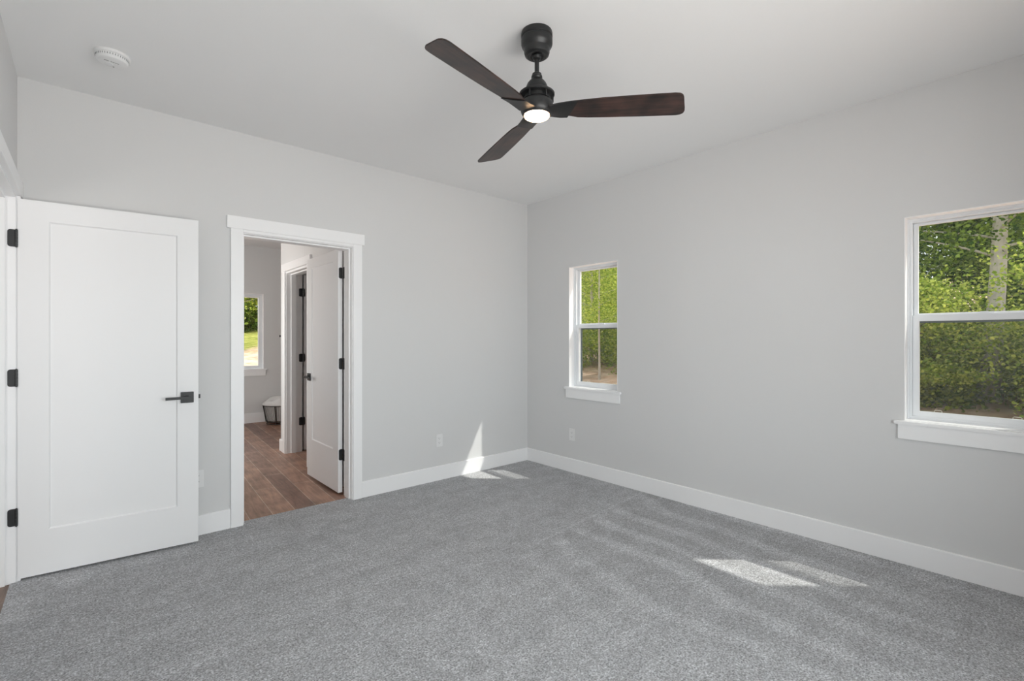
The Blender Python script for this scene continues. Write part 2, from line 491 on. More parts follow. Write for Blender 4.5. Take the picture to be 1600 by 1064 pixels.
# baseboards: 130 mm high, eased top edge
def baseboard(name, axis, a, b, face, dirn, label, z0=-0.004, h=0.13):
    t = 0.0145 * dirn
    prof = [(face, z0), (face + t, z0), (face + t, h - 0.004), (face + t * 0.75, h), (face, h)]
    if axis == 'x':
        bm = bmesh.new()
        A = [bm.verts.new((a, p, z)) for p, z in prof]; B = [bm.verts.new((b, p, z)) for p, z in prof]
    else:
        bm = bmesh.new()
        A = [bm.verts.new((p, a, z)) for p, z in prof]; B = [bm.verts.new((p, b, z)) for p, z in prof]
    bm.faces.new(A); bm.faces.new(B[::-1])
    for k in range(5): bm.faces.new([A[k], A[(k + 1) % 5], B[(k + 1) % 5], B[k]])
    return struct(name, bm, M_TRIM, label, 'baseboard')
baseboard('baseboard_back', 'x', 1.679, XB - 0.0146, YA, -1, 'white baseboard of the back wall between doorway and corner')
baseboard('baseboard_back_left', 'x', XC + 0.02, 0.734, YA, -1, 'short white baseboard between the open door and the doorway casing')
baseboard('baseboard_right', 'y', YF, YA, XB, -1, 'long white baseboard under the two windows')
baseboard('baseboard_left', 'y', YF, 2.755, XC, 1, 'white baseboard of the left wall behind the viewer')
baseboard('baseboard_front', 'x', XC + 0.015, XB - 0.015, YF, 1, 'white baseboard of the wall behind the viewer')
baseboard('baseboard_far', 'x', XC, XB, YE, -1, 'white baseboard below the far window in the next room', h=0.145)
baseboard('baseboard_closet', 'y', 5.872, 6.004, XD0, -1, 'end piece of white baseboard beside the second doorway casing')
baseboard('baseboard_alcove', 'x', XD0 + 0.002, XB, 5.99, 1, 'white baseboard at the back of the closet wall')

# doorway trim -------------------------------------------------------
def jamb_x(name, x0, x1, y0, y1, top, label, stop_y=None):
    """U-shaped jamb lining a doorway in a wall that runs along x; x0,x1 = clear opening"""
    t = 0.019
    bm = box(x0 - t, x0, y0, y1, -0.003, top + t)
    add_box(bm, x1, x1 + t, y0, y1, -0.003, top + t)
    add_box(bm, x0, x1, y0, y1, top, top + t)
    if stop_y:
        add_box(bm, x0 + 0.0002, x0 + 0.011, *stop_y, -0.003, top)
        add_box(bm, x1 - 0.011, x1 - 0.0002, *stop_y, -0.003, top)
        add_box(bm, x0 + 0.011, x1 - 0.011, *stop_y, top - 0.011, top - 0.0002)
    return struct(name, bm, M_TRIM, label, 'door jamb')
OX0, OX1, OT = 0.817, 1.598, 2.034
jamb_x('trim_jamb_back', OX0, OX1, YA - 0.001, 3.925, OT, 'white jamb lining the open doorway in the back wall', (3.80, 3.884))

t = empty('trim_casing_back', (OX0, YA, 0)); tag(t, 'white flat casing framing the open doorway in the back wall', 'door casing', kind='structure')
def child(name, bm, m, parent, bevel=0.0, smooth=False):
    bmesh.ops.translate(bm, verts=bm.verts, vec=-Vector(parent.location))
    if parent.rotation_euler.z: bmesh.ops.rotate(bm, verts=bm.verts, cent=(0, 0, 0), matrix=Matrix.Rotation(-parent.rotation_euler.z, 3, 'Z'))
    return obj(name, bm, m, parent, smooth, bevel)
child('side_casing', box(0.736, 0.812, YA - 0.019, YA - 0.0005, -0.003, 2.0595), M_TRIM, t, 0.0015)
child('side_casing', box(1.603, 1.677, YA - 0.019, YA - 0.0005, -0.003, 2.0595), M_TRIM, t, 0.0015)
child('head_casing', box(0.713, 1.696, YA - 0.024, YA - 0.0005, 2.060, 2.146), M_TRIM, t, 0.0015)
child('reveal_strip', box(0.8125, 1.6025, YA - 0.0185, YA - 0.0015, 2.039, 2.0595), M_TRIM, t, 0.0008)
t = empty('trim_casing_side_room', (OX0, YAo, 0)); tag(t, 'white casing on the other side of the doorway', 'door casing', kind='structure')
child('side_casing', box(0.736, 0.812, YAo + 0.0005, YAo + 0.019, -0.006, 2.06), M_TRIM, t, 0.0015)
child('side_casing', box(1.604, 1.685, YAo + 0.0005, YAo + 0.019, -0.006, 2.06), M_TRIM, t, 0.0015)
child('head_casing', box(0.713, 1.686, YAo + 0.0005, YAo + 0.024, 2.0605, 2.146), M_TRIM, t, 0.0015)

# entry doorway in the left wall (jamb faces seen at the far left)
bm = box(XC - 0.161, XC + 0.001, 3.673, 3.692, -0.004, 2.073)
add_box(bm, XC - 0.161, XC + 0.001, 2.845, 2.864, -0.004, 2.073)
add_box(bm, XC - 0.161, XC + 0.001, 2.864, 3.673, 2.054, 2.073)
add_box(bm, XC - 0.100, XC - 0.038, 3.660, 3.6728, -0.004, 2.054)
add_box(bm, XC - 0.100, XC - 0.038, 2.8642, 2.877, -0.004, 2.054)
add_box(bm, XC - 0.100, XC - 0.038, 2.877, 3.660, 2.041, 2.0538)
struct('trim_jamb_left', bm, M_TRIM, 'white jamb of the entry doorway at the far left, door hinges on it', 'door jamb')
t = empty('trim_casing_left', (XC, 3.69, 0)); tag(t, 'white casing above and beside the entry doorway at the far left', 'door casing', kind='structure')
child('side_casing', box(XC + 0.0005, XC + 0.019, 3.681, 3.748, -0.003, 2.0645), M_TRIM, t, 0.0015)
child('side_casing', box(XC + 0.0005, XC + 0.019, 2.77, 2.857, -0.003, 2.0645), M_TRIM, t, 0.0015)
child('head_casing', box(XC + 0.0005, XC + 0.024, 2.745, 3.760, 2.065, 2.146), M_TRIM, t, 0.0015)

# second doorway (closet) in the next room
bm = box(XD0 - 0.001, XD1 + 0.012, 5.781, 5.80, -0.006, 2.055)
add_box(bm, XD0 - 0.001, XD1 + 0.001, 5.04, 5.059, -0.006, 2.055)
add_box(bm, XD0 - 0.001, XD1 + 0.001, 5.059, 5.781, 2.036, 2.055)
add_box(bm, XD0 + 0.05, XD0 + 0.10, 5.770, 5.7808, -0.006, 2.036)
add_box(bm, XD0 + 0.05, XD0 + 0.10, 5.0592, 5.770, 2.025, 2.0358)
struct('trim_jamb_closet', bm, M_TRIM, 'white jamb of the second doorway, three dark hinges on it', 'door jamb')
t = empty('trim_casing_closet', (XD0, 5.79, 0)); tag(t, 'white casing around the second doorway in the next room', 'door casing', kind='structure')
child('side_casing', box(XD0 - 0.019, XD0 - 0.0005, 5.787, 5.870, -0.006, 2.0595), M_TRIM, t, 0.0015)
child('side_casing', box(XD0 - 0.019, XD0 - 0.0005, 4.97, 5.053, -0.006, 2.0595), M_TRIM, t, 0.0015)
child('head_casing', box(XD0 - 0.024, XD0 - 0.0005, 4.95, 5.893, 2.060, 2.146), M_TRIM, t, 0.0015)

# ================================================================== doors
def door_slab(w, h, th, u0, u1, z0, z1, rec=0.009, slope=0.007):
    """u along x from the hinge edge, y from 0 (face) to th; recessed panel in both faces"""
    bm = bmesh.new()
    def ring(a, b, c, d, y): return [bm.verts.new(p) for p in ((a, y, c), (b, y, c), (b, y, d), (a, y, d))]
    outs = []
    for y, s in ((0.0, 1), (th, -1)):
        o = ring(0, w, 0, h, y)
        a = ring(u0, u1, z0, z1, y)
        b = ring(u0 + slope, u1 - slope, z0 + slope, z1 - slope, y + s * rec)
        for p, q in ((o, a), (a, b)):
            for k in range(4): bm.faces.new([p[k], p[(k + 1) % 4], q[(k + 1) % 4], q[k]])
        bm.faces.new(b)
        outs.append(o)
    for k in range(4): bm.faces.new([outs[0][k], outs[0][(k + 1) % 4], outs[1][(k + 1) % 4], outs[1][k]])
    return bm

def rounded(w, h, r, n=6, corners=(1, 1, 1, 1)):
    """outline of a rectangle 0..w, 0..h with rounded corners (order: 00, w0, wh, 0h)"""
    pts = []
    for (cx, cy, a0), c in zip(((r, r, 180), (w - r, r, 270), (w - r, h - r, 0), (r, h - r, 90)), corners):
        if c:
            for k in range(n + 1):
                a = math.radians(a0 + 90 * k / n)
                pts.append((cx + r * math.cos(a), cy + r * math.sin(a)))
        else:
            pts.append((cx + (-r if a0 in (180, 90) else r), cy + (-r if a0 in (180, 270) else r)))
    return pts

def lever_set(door, u, z, th, toward=-1):
    """square rose and lever on both faces of a door; the lever points towards the hinge"""
    for side in (0, 1):
        y0 = -0.0005 if side == 0 else th + 0.0005
        s = -1 if side == 0 else 1
        bm = prism(rounded(0.066, 0.066, 0.002), y0, y0 + s * 0.009, 'y')
        bmesh.ops.translate(bm, verts=bm.verts, vec=(u - 0.033, 0, z - 0.033))
        rose = obj('handle_rose', bm, M_BLACK, door, bevel=0.001)
        bm = lathe([(0.0, 0), (0.011, 0), (0.011, 0.036), (0.0, 0.036)], 20)
        bmesh.ops.rotate(bm, verts=bm.verts, cent=(0, 0, 0), matrix=Matrix.Rotation(math.radians(90 if s < 0 else -90), 3, 'X'))
        bmesh.ops.translate(bm, verts=bm.verts, vec=(u, y0 + s * 0.0092, z))
        me = bpy.data.meshes.new('lever'); 
        add_box(bm, u - 0.112, u + 0.011, *(sorted((y0 + s * 0.036, y0 + s * 0.050))), z - 0.008, z + 0.008)
        obj('lever', bm, M_BLACK, rose, bevel=0.0012)

def hinge_parts(door, axis_pt, zc, leaf_jamb=None, leaf_door=None, hgt=0.092):
    """knuckle plus leaves, in door-local coordinates; leaves given as (p0, p1, normal) lists"""
    bm = bmesh.new()
    n = 5
    for k in range(n):
        z0 = zc - hgt / 2 + k * hgt / n + 0.0006
        z1 = zc - hgt / 2 + (k + 1) * hgt / n - 0.0006
        tube(bm, [(axis_pt[0], axis_pt[1], z0), (axis_pt[0], axis_pt[1], z1)], 0.0058, 12)
    tube(bm, [(axis_pt[0], axis_pt[1], zc - hgt / 2 - 0.003), (axis_pt[0], axis_pt[1], zc + hgt / 2 + 0.003)], 0.0036, 10)
    for leaf in (leaf_jamb, leaf_door):
        if not leaf: continue
        (ax, ay), (bx, by) = leaf                # from the knuckle side to the rounded side
        d = Vector((bx - ax, by - ay, 0)); L = d.length; d.normalize()
        nrm = Vector((-d.y, d.x, 0)) * 0.0011
        poly = rounded(L, hgt, 0.012, 5, (0, 1, 1, 0))
        A = [bm.verts.new(Vector((ax, ay, zc - hgt / 2 + q)) + d * p + nrm) for p, q in poly]
        B = [bm.verts.new(Vector((ax, ay, zc - hgt / 2 + q)) + d * p - nrm) for p, q in poly]
        bm.faces.new(A); bm.faces.new(B[::-1])
        for k in range(len(poly)):
            k2 = (k + 1) % len(poly)
            bm.faces.new([A[k], A[k2], B[k2], B[k]])
    return obj('hinge', bm, M_BLACK, door)

def to_local(door, x, y):
    m = Matrix.Rotation(-door.rotation_euler.z, 3, 'Z')
    v = m @ (Vector((x, y, 0)) - Vector((door.location.x, door.location.y, 0)))
    return (v.x, v.y)

# door_1: entry door, swung open in front of the back wall
d1 = empty('door_1', (-0.2815, 3.6705, 0.015), math.atan2(3.608 - 3.672, 0.527 + 0.282))
tag(d1, 'large white one-panel door standing open at the left, black lever handle', 'door', kind='structure')
obj('door_panel', door_slab(0.811, 2.034, 0.035, 0.121, 0.702, 0.240, 1.925), M_DOOR, d1, bevel=0.0008, seg=1)
lever_set(d1, 0.752, 0.917, 0.035)
bm = box(0.8115, 0.8222, 0.011, 0.024, 0.905, 0.930)
obj('latch', bm, M_BLACK, d1, bevel=0.001)
for z in (1.835, 1.090, 0.347):
    hinge_parts(d1, to_local(d1, XC + 0.004, 3.6665), z - 0.015, (to_local(d1, XC + 0.004, 3.6712), to_local(d1, XC - 0.030, 3.6712)))

# door_2: swung away into the next room
d2 = empty('door_2', (1.5970, 3.9540, 0.016), math.radians(90.0))
tag(d2, 'white one-panel door swung open beyond the doorway in the back wall', 'door', kind='structure')
obj('door_panel', door_slab(0.752, 2.030, 0.035, 0.118, 0.636, 0.345, 1.940), M_DOOR, d2, bevel=0.0008, seg=1)
lever_set(d2, 0.690, 0.925, 0.036)
for z in (1.847, 1.090, 0.330):
    hinge_parts(d2, to_local(d2, 1.6010, 3.9365), z - 0.016, (to_local(d2, 1.5968, 3.926), to_local(d2, 1.5968, 3.890)), (to_local(d2, 1.5965, 3.9525), to_local(d2, 1.5670, 3.9525)))

# door_3: closet door of the next room
d3 = empty('door_3', (1.885, 5.782, 0.008), 0.0)
tag(d3, 'white closet door just visible behind the second door, hinged at the second doorway', 'door', kind='structure')
obj('door_panel', door_slab(0.710, 2.026, 0.035, 0.118, 0.60, 0.345, 1.940), M_DOOR, d3, bevel=0.0008, seg=1)
for z in (1.833, 1.078, 0.345):
    hinge_parts(d3, to_local(d3, 1.874, 5.776), z - 0.008, (to_local(d3, 1.868, 5.7795), to_local(d3, 1.826, 5.7795)), (to_local(d3, 1.885, 5.7795), to_local(d3, 1.893, 5.7795)))

# ================================================================== windows
def frame_ring(u0, u1, z0, z1, wl, wr, wb, wt, t0, t1, axis):
    """rectangular ring; returns bmesh. axis 'y' -> lies in a wall along y (thickness on x)"""
    us, zs = [u0, u0 + wl, u1 - wr, u1], [z0, z0 + wb, z1 - wt, z1]
    return cells(axis, us, zs, t0, t1, lambda i, j: not (i == 1 and j == 1))

def make_window(root, axis, u0, u1, face, out, hung=True, latch=True):
    """root at (centre, sill height) ; face = inner wall plane ; out=+1 outside is the + direction"""
    uc = (u0 + u1) / 2
    def T(d): return face + out * d
    def R(a, b): return (min(T(a), T(b)), max(T(a), T(b)))
    def bx(a, b, d0, d1, z0, z1):
        q = R(d0, d1)
        return box(q[0], q[1], a, b, z0, z1) if axis == 'y' else box(a, b, q[0], q[1], z0, z1)
    z0, z1 = WZ0, WZ1
    # painted lining of the opening
    child('lining', frame_ring(u0, u1, z0, z1, 0.004, 0.004, 0.0005, 0.004, *R(-0.0015, 0.085), axis), M_TRIM, root)
    fr = child('frame', frame_ring(u0 + 0.004, u1 - 0.004, z0 + 0.0005, z1 - 0.004, 0.020, 0.020, 0.022, 0.020, *R(0.078, 0.150), axis), M_VINYL, root, 0.001)
    child('frame_stop', frame_ring(u0 + 0.004, u1 - 0.004, z0 + 0.0005, z1 - 0.004, 0.009, 0.009, 0.010, 0.009, *R(0.068, 0.0778), axis), M_VINYL, root, 0.001)
    a0, a1 = u0 + 0.025, u1 - 0.025
    zm = 1.423
    if hung:
        up = child('upper_sash', frame_ring(a0, a1, zm - 0.006, z1 - 0.025, 0.021, 0.021, 0.030, 0.014, *R(0.112, 0.134), axis), M_VINYL, root, 0.0012)
        child('pane', bx(a0 + 0.020, a1 - 0.020, 0.121, 0.125, zm + 0.022, z1 - 0.038), M_GLASS, root)
        lo = child('lower_sash', frame_ring(a0, a1, z0 + 0.0235, zm + 0.012, 0.029, 0.029, 0.028, 0.034, *R(0.083, 0.108), axis), M_VINYL, root, 0.0012)
        child('pane', bx(a0 + 0.028, a1 - 0.028, 0.094, 0.098, z0 + 0.050, zm - 0.020), M_GLASS, root)
        sc = child('screen_frame', frame_ring(a0 + 0.006, a1 - 0.006, z0 + 0.024, zm - 0.008, 0.016, 0.016, 0.016, 0.024, *R(0.1385, 0.148), axis), M_SCRF, root)
        child('insect_screen', bx(a0 + 0.021, a1 - 0.021, 0.1425, 0.1435, z0 + 0.039, zm - 0.031), M_SCREEN, root)
        for du in (-0.158, 0.158):
            b = bmesh.new()
            zt = z0 + 0.0405
            x = T(0.1395)
            w = 0.0165
            pts = [(uc + du - w, zt), (uc + du - w, zt + 0.014), (uc + du - w + 0.004, zt + 0.018), (uc + du + w - 0.004, zt + 0.018), (uc + du + w, zt + 0.014), (uc + du + w, zt)]
            tube(b, [((x, p, q) if axis == 'y' else (p, x, q)) for p, q in pts], 0.0022, 8)
            child('screen_tab', b, M_TAB, root)
        if latch:
            b = bx(uc - 0.075, uc - 0.015, 0.088, 0.106, zm + 0.0125, zm + 0.019)
            if axis == 'y':
                add_box(b, *R(0.092, 0.100), uc - 0.05, uc - 0.02, zm + 0.0195, zm + 0.026)
            child('sash_latch', b, M_VINYL, root, 0.0015)
    else:
        child('sash', frame_ring(a0, a1, z0 + 0.0235, z1 - 0.025, 0.030, 0.030, 0.024, 0.034, *R(0.088, 0.125), axis), M_VINYL, root, 0.0012)
        child('pane', bx(a0 + 0.029, a1 - 0.029, 0.104, 0.108, z0 + 0.046, z1 - 0.058), M_GLASS, root)
    # stool and apron
    child('sill', bx(u0 - 0.044, u1 + 0.044, -0.030, -0.0018, 0.806, 0.8265), M_TRIM, root, 0.003)
    child('sill_ledge', bx(u0, u1, -0.0017, 0.0675, 0.806 if False else 0.8268, 0.8300), M_TRIM, root)
    child('apron', bx(u0 - 0.027, u1 + 0.027, -0.019, -0.0005, 0.722, 0.8055), M_TRIM, root, 0.0015)

w1 = empty('window_1', (XB, sum(W1) / 2, WZ0)); tag(w1, 'small narrow double-hung window near the room corner', 'window', kind='structure')
make_window(w1, 'y', *W1, XB, 1)
w2 = empty('window_2', (XB, sum(W2) / 2, WZ0)); tag(w2, 'double-hung window at the right edge of the photo, tree trunk outside', 'window', kind='structure')
make_window(w2, 'y', *W2, XB, 1)
w3 = empty('window_3', (sum(W3) / 2, YE, WZ0)); tag(w3, 'slim window far away in the next room above the plank floor', 'window', kind='structure')
make_window(w3, 'x', *W3, YE, 1, hung=False)
# added unseen openings letting the fill lamps in, each a plain frame with glass
def added_window(name, axis, u0, u1, z0, z1, face, out, label):
    root = empty(name, (((u0 + u1) / 2, face, z0) if axis == 'x' else (face, (u0 + u1) / 2, z0)))
    tag(root, label, 'window', kind='structure')
    a, b = sorted((face + out * 0.02, face + out * 0.09))
    um = (u0 + u1) / 2
    bm = cells(axis, [u0, u0 + 0.05, um - 0.02, um + 0.02, u1 - 0.05, u1], [z0, z0 + 0.05, z1 - 0.05, z1], a, b, lambda i, j: i in (0, 2, 4) or j in (0, 2))
    child('frame', bm, M_VINYL, root)
    c = (a + b) / 2
    q = box(u0 + 0.045, u1 - 0.045, c - 0.002, c + 0.002, z0 + 0.045, z1 - 0.045) if axis == 'x' else box(c - 0.002, c + 0.002, u0 + 0.045, u1 - 0.045, z0 + 0.045, z1 - 0.045)
    child('pane', q, M_GLASS, root)
added_window('added_window_front', 'x', *FW, YF, -1, 'wide window added behind the viewer to let fill light in')
added_window('added_window_side', 'y', *SW, XC, -1, 'unseen window added in the left wall of the next room for fill light')
added_window('added_window_hall', 'y', 0.6, 1.8, 0.8, 2.1, -2.0, -1, 'unseen window added in the entry hall for fill light')

# ================================================================== ceiling fan
FX, FY, ZB = 1.580, 1.614, 2.362
fan = empty('ceiling_fan', (FX, FY, HC))
tag(fan, 'black three-blade ceiling fan with lit round lamp and dark wood blades', 'ceiling fan')
fc = (FX, FY)
child('canopy', lathe([(0, HC - 0.0005), (0.0715, HC - 0.0005), (0.0735, HC - 0.008), (0.0735, HC - 0.022), (0.069, HC - 0.026), (0.069, HC - 0.030), (0.0735, HC - 0.034), (0.0735, HC - 0.056), (0.070, HC - 0.066),
    (0.061, HC - 0.076), (0.0595, HC - 0.080), (0.0600, HC - 0.094), (0.056, HC - 0.106), (0.046, HC - 0.113), (0.034, HC - 0.112), (0.027, HC - 0.106), (0, HC - 0.106)], 56, fc), M_FAN, fan, smooth=True)
child('ball_joint', lathe([(0, HC - 0.1065), (0.020, HC - 0.107), (0.0225, HC - 0.113), (0.019, HC - 0.124), (0.0125, HC - 0.128), (0, HC - 0.128)], 32, fc), M_FAN, fan, smooth=True)
child('downrod', lathe([(0, HC - 0.1285), (0.0105, HC - 0.1285), (0.0105, 2.545), (0, 2.545)], 24, fc), M_FAN, fan, smooth=True)
child('motor_cover', lathe([(0, 2.5445), (0.017, 2.5445), (0.0215, 2.541), (0.0225, 2.533), (0.0255, 2.530), (0.0262, 2.522), (0.024, 2.518), (0.027, 2.513), (0.036, 2.505), (0.044, 2.495), (0.0505, 2.480), (0.0535, 2.467), (0.0545, 2.455), (0.0545, 2.4505), (0, 2.4505)], 48, fc), M_FAN, fan, smooth=True)
bm = lathe([(0.0, 2.450), (0.080, 2.450), (0.0835, 2.447), (0.0835, 2.441), (0.080, 2.438), (0.0, 2.438)], 56, fc)
child('motor_ring', bm, M_FAN, fan)
child('motor_core', lathe([(0, 2.4378), (0.058, 2.4378), (0.058, 2.430), (0.062, 2.428), (0.062, 2.420), (0.058, 2.418), (0.058, 2.4092), (0, 2.4092)], 48, fc), M_FAN, fan)
for k in range(6):
    a = math.radians(20 + 60 * k)
    bm = box(-0.004, 0.004, -0.003, 0.003, 2.4085, 2.4382)
    bmesh.ops.translate(bm, verts=bm.verts, vec=(FX + 0.074 * math.cos(a), FY + 0.074 * math.sin(a), 0))
    child('motor_post', bm, M_FAN, fan)
child('motor_housing', lathe([(0, 2.409), (0.070, 2.409), (0.0745, 2.405), (0.0765, 2.395), (0.0765, 2.380), (0.0755, 2.368), (0.0725, 2.358), (0.0675, 2.350), (0.0615, 2.3445), (0.0610, 2.352), (0, 2.352)], 64, fc), M_FAN, fan, smooth=True)
child('lamp_lens', lathe([(0, 2.3518), (0.0585, 2.3518), (0.0588, 2.346), (0.0570, 2.340), (0.050, 2.336), (0.034, 2.333), (0.015, 2.332), (0, 2.332)], 48, fc), M_LAMP, fan, smooth=True)
# one blade and iron, copied twice
PITCH = math.radians(13)
def blade_mesh():
    # local: x outward, y = +v side (clockwise seen from above), z up
    top = [(0.118, 0.052), (0.17, 0.060), (0.30, 0.068), (0.45, 0.071), (0.615, 0.0715)]
    out = [(0.637, 0.068), (0.650, 0.058), (0.657, 0.044), (0.664, 0.015), (0.673, -0.020), (0.677, -0.042), (0.674, -0.058), (0.662, -0.067), (0.645, -0.070)]
    bot = [(0.50, -0.066), (0.34, -0.058), (0.24, -0.052), (0.19, -0.046), (0.155, -0.034), (0.118, -0.026)]
    poly = top + out + bot
    bm = bmesh.new()
    A = [bm.verts.new((x, y, 0.003)) for x, y in poly]; B = [bm.verts.new((x, y, -0.003)) for x, y in poly]
    bm.faces.new(A); bm.faces.new(B[::-1])
    for k in range(len(poly)):
        k2 = (k + 1) % len(poly); bm.faces.new([A[k], A[k2], B[k2], B[k]])
    bmesh.ops.rotate(bm, verts=bm.verts, cent=(0, 0, 0), matrix=Matrix.Rotation(PITCH, 3, 'X'))
    return bm
def iron_mesh():
    # curved bracket from the housing, clasping the blade root; skewed outer end
    bm = bmesh.new()
    cols = 7
    rows = []
    for i in range(6):
        f = i / 5
        ring_t, ring_b = [], []
        for j in range(cols):
            g = j / (cols - 1)
            v = -0.040 + 0.104 * g - 0.012 * (1 - f) * (1 - 2 * g)
            v *= (0.72 + 0.28 * f)
            u = 0.061 + (0.080 + 0.050 * g) * f
            z = v * math.tan(PITCH) * (0.3 + 0.7 * min(1.0, f * 1.8)) + 0.006 * (1 - f)
            ring_t.append(bm.verts.new((u, v, z - 0.0035)))
            th = 0.008 * (1 - f) ** 1.2 + 0.005
            ring_b.append(bm.verts.new((u, v, z - 0.0035 - th * (0.55 + 0.45 * math.sin(math.pi * g)))))
        rows.append((ring_t, ring_b))
    for (t0, b0), (t1, b1) in zip(rows, rows[1:]):
        for j in range(cols - 1):
            bm.faces.new([t0[j], t0[j + 1], t1[j + 1], t1[j]])
            bm.faces.new([b0[j], b1[j], b1[j + 1], b0[j + 1]])
        bm.faces.new([t0[0], t1[0], b1[0], b0[0]])
        bm.faces.new([t0[-1], b0[-1], b1[-1], t1[-1]])
    for (tt, bb) in (rows[0], rows[-1]):
        bm.faces.new(tt + bb[::-1])
    return bm
def place_blade(o, ang):
    # +y of the mesh must be the clockwise side: mirror through a half turn about x is avoided by using y -> -y in the mesh
    o.location = (0, 0, ZB - HC)
    o.rotation_euler = (0, 0, math.radians(ang))
bb = blade_mesh(); bmesh.ops.scale(bb, vec=(1, -1, 1), verts=bb.verts)
ii = iron_mesh(); bmesh.ops.scale(ii, vec=(1, -1, 1), verts=ii.verts)
blade0 = obj('fan_blade', bb, M_BLADE, fan, bevel=0.001, seg=2)
iron0 = obj('blade_bracket', ii, M_FAN, fan, smooth=True)
for k, ang in enumerate((-48.5, -168.5, 71.5)):
    b = blade0 if k == 0 else blade0.copy()
    i = iron0 if k == 0 else iron0.copy()
    if k:
        COL.objects.link(b); COL.objects.link(i); b.parent = fan; i.parent = fan
    place_blade(b, ang); place_blade(i, ang)

# ================================================================== smoke alarm
sm = empty('smoke_alarm', (0.093, 3.160, HC))
tag(sm, 'round white smoke alarm on the ceiling at the upper left', 'smoke alarm')
child('base_plate', lathe([(0, HC - 0.0005), (0.072, HC - 0.0005), (0.0735, HC - 0.004), (0.0735, HC - 0.014), (0.070, HC - 0.016), (0, HC - 0.016)], 56, (0.093, 3.16)), M_PLATE, sm)
bm = lathe([(0.058, HC - 0.0162), (0.066, HC - 0.0162), (0.0665, HC - 0.019), (0.0655, HC - 0.030), (0.060, HC - 0.038), (0.050, HC - 0.0415), (0.0, HC - 0.0425), ], 56, (0.093, 3.16))
child('cover', bm, M_PLATE, sm, smooth=True)
bm = bmesh.new()
for k in range(40):
    a = 2 * math.pi * k / 40
    q = box(-0.0015, 0.0015, -0.0006, 0.0006, HC - 0.0275, HC - 0.019)
    me = bpy.data.meshes.new('x'); bmesh.ops.rotate(q, verts=q.verts, cent=(0, 0, 0), matrix=Matrix.Rotation(a + math.pi / 2, 3, 'Z'))
    bmesh.ops.translate(q, verts=q.verts, vec=(0.093 + 0.0667 * math.cos(a), 3.16 + 0.0667 * math.sin(a), 0)); q.to_mesh(me); q.free(); bm.from_mesh(me); bpy.data.meshes.remove(me)
child('vent_slots', bm, M_PRINT, sm)
child('test_button', lathe([(0, HC - 0.0423), (0.017, HC - 0.0420), (0.016, HC - 0.0445), (0, HC - 0.0452)], 32, (0.093 - 0.012, 3.16 + 0.018)), M_PLATE, sm, smooth=True)
child('indicator', lathe([(0, HC - 0.0420), (0.0032, HC - 0.0420), (0.0032, HC - 0.0437), (0, HC - 0.0440)], 16, (0.093 + 0.006, 3.16 + 0.040)), M_SLOT, sm)

def text_mesh(body, size, loc, rot, m, parent, name='printed_text'):
    cu = bpy.data.curves.new(name, 'FONT')
    cu.body = body; cu.size = size; cu.align_x = 'CENTER'; cu.align_y = 'CENTER'; cu.extrude = 0.0002
    tmp = bpy.data.objects.new('tmp_text', cu)
    COL.objects.link(tmp)
    bpy.context.view_layer.update()
    me = bpy.data.meshes.new_from_object(tmp.evaluated_get(bpy.context.evaluated_depsgraph_get()))
    bpy.data.objects.remove(tmp); bpy.data.curves.remove(cu)
    me.name = name
    o = link(name, me, m, parent)
    o.location = loc; o.rotation_euler = rot
    return o
# two short lines of tiny grey print on the alarm, read from the room side
bm = bmesh.new()
def dash(bm, x0, x1, yc, h):
    # a printed bar following the rim direction
    n = 4
    for k in range(n):
        a = x0 + (x1 - x0) * k / n; b = x0 + (x1 - x0) * (k + 0.72) / n
        add_box(bm, a, b, yc - h, yc + h, -0.0432, -0.0415)
for (x0, x1, yc, h) in ((-0.034, -0.015, -0.012, 0.0030), (-0.009, 0.027, -0.013, 0.0018)):
    dash(bm, x0, x1, yc, h)
pr = obj('printed_text', bm, M_PRINT, sm)
pr.rotation_euler = (0, 0, math.radians(8))

# ================================================================== wall outlets
def make_outlet():
    """faces -y, centred on the origin, plate back at y=0"""
    root = empty('wall_outlet')
    pts = rounded(0.070, 0.115, 0.004)
    bm = prism([(p - 0.035, q - 0.0575) for p, q in pts], -0.0004, -0.0058, 'y')
    obj('cover_plate', bm, M_PLATE, root, bevel=0.0015)
    for s in (-1, 1):
        zc = s * 0.0195
        pts = rounded(0.034, 0.029, 0.009, 5)
        r = obj('socket', prism([(p - 0.017, q - 0.0145 + zc) for p, q in pts], -0.006, -0.0078, 'y'), M_PLATE, root)
        b = box(-0.0078, -0.0058, -0.0084, -0.0079, zc - 0.003, zc + 0.006)
        add_box(b, 0.0058, 0.0078, -0.0084, -0.0079, zc - 0.002, zc + 0.005)
        add_box(b, -0.0022, 0.0022, -0.0084, -0.0079, zc - 0.0105, zc - 0.0065)
        obj('slots', b, M_SLOT, r)
    b = lathe([(0, 0.006), (0.003, 0.006), (0.003, 0.007), (0, 0.0072)], 14)
    bmesh.ops.rotate(b, verts=b.verts, cent=(0, 0, 0), matrix=Matrix.Rotation(math.radians(90), 3, 'X'))
    obj('screw', b, M_PLATE, root)
    return root
def copy_tree(o, parent=None):
    c = o.copy(); COL.objects.link(c)
    if parent is not None: c.parent = parent
    for ch in list(o.children): copy_tree(ch, c)
    return c
out0 = make_outlet()
for k, (loc, rz, lab) in enumerate((
        ((2.426, YA, 0.363), 0, 'white wall outlet on the back wall beside the sunlit patch'),
        ((XB, 3.126, 0.364), -90, 'white wall outlet on the right wall below the small window'),
        ((0.545, YA, 0.371), 0, 'white wall outlet half hidden behind the large open door'))):
    o = out0 if k == 0 else copy_tree(out0)
    o.location = loc; o.rotation_euler = (0, 0, math.radians(-rz if False else rz))
    tag(o, lab, 'outlet', 'white wall outlets')

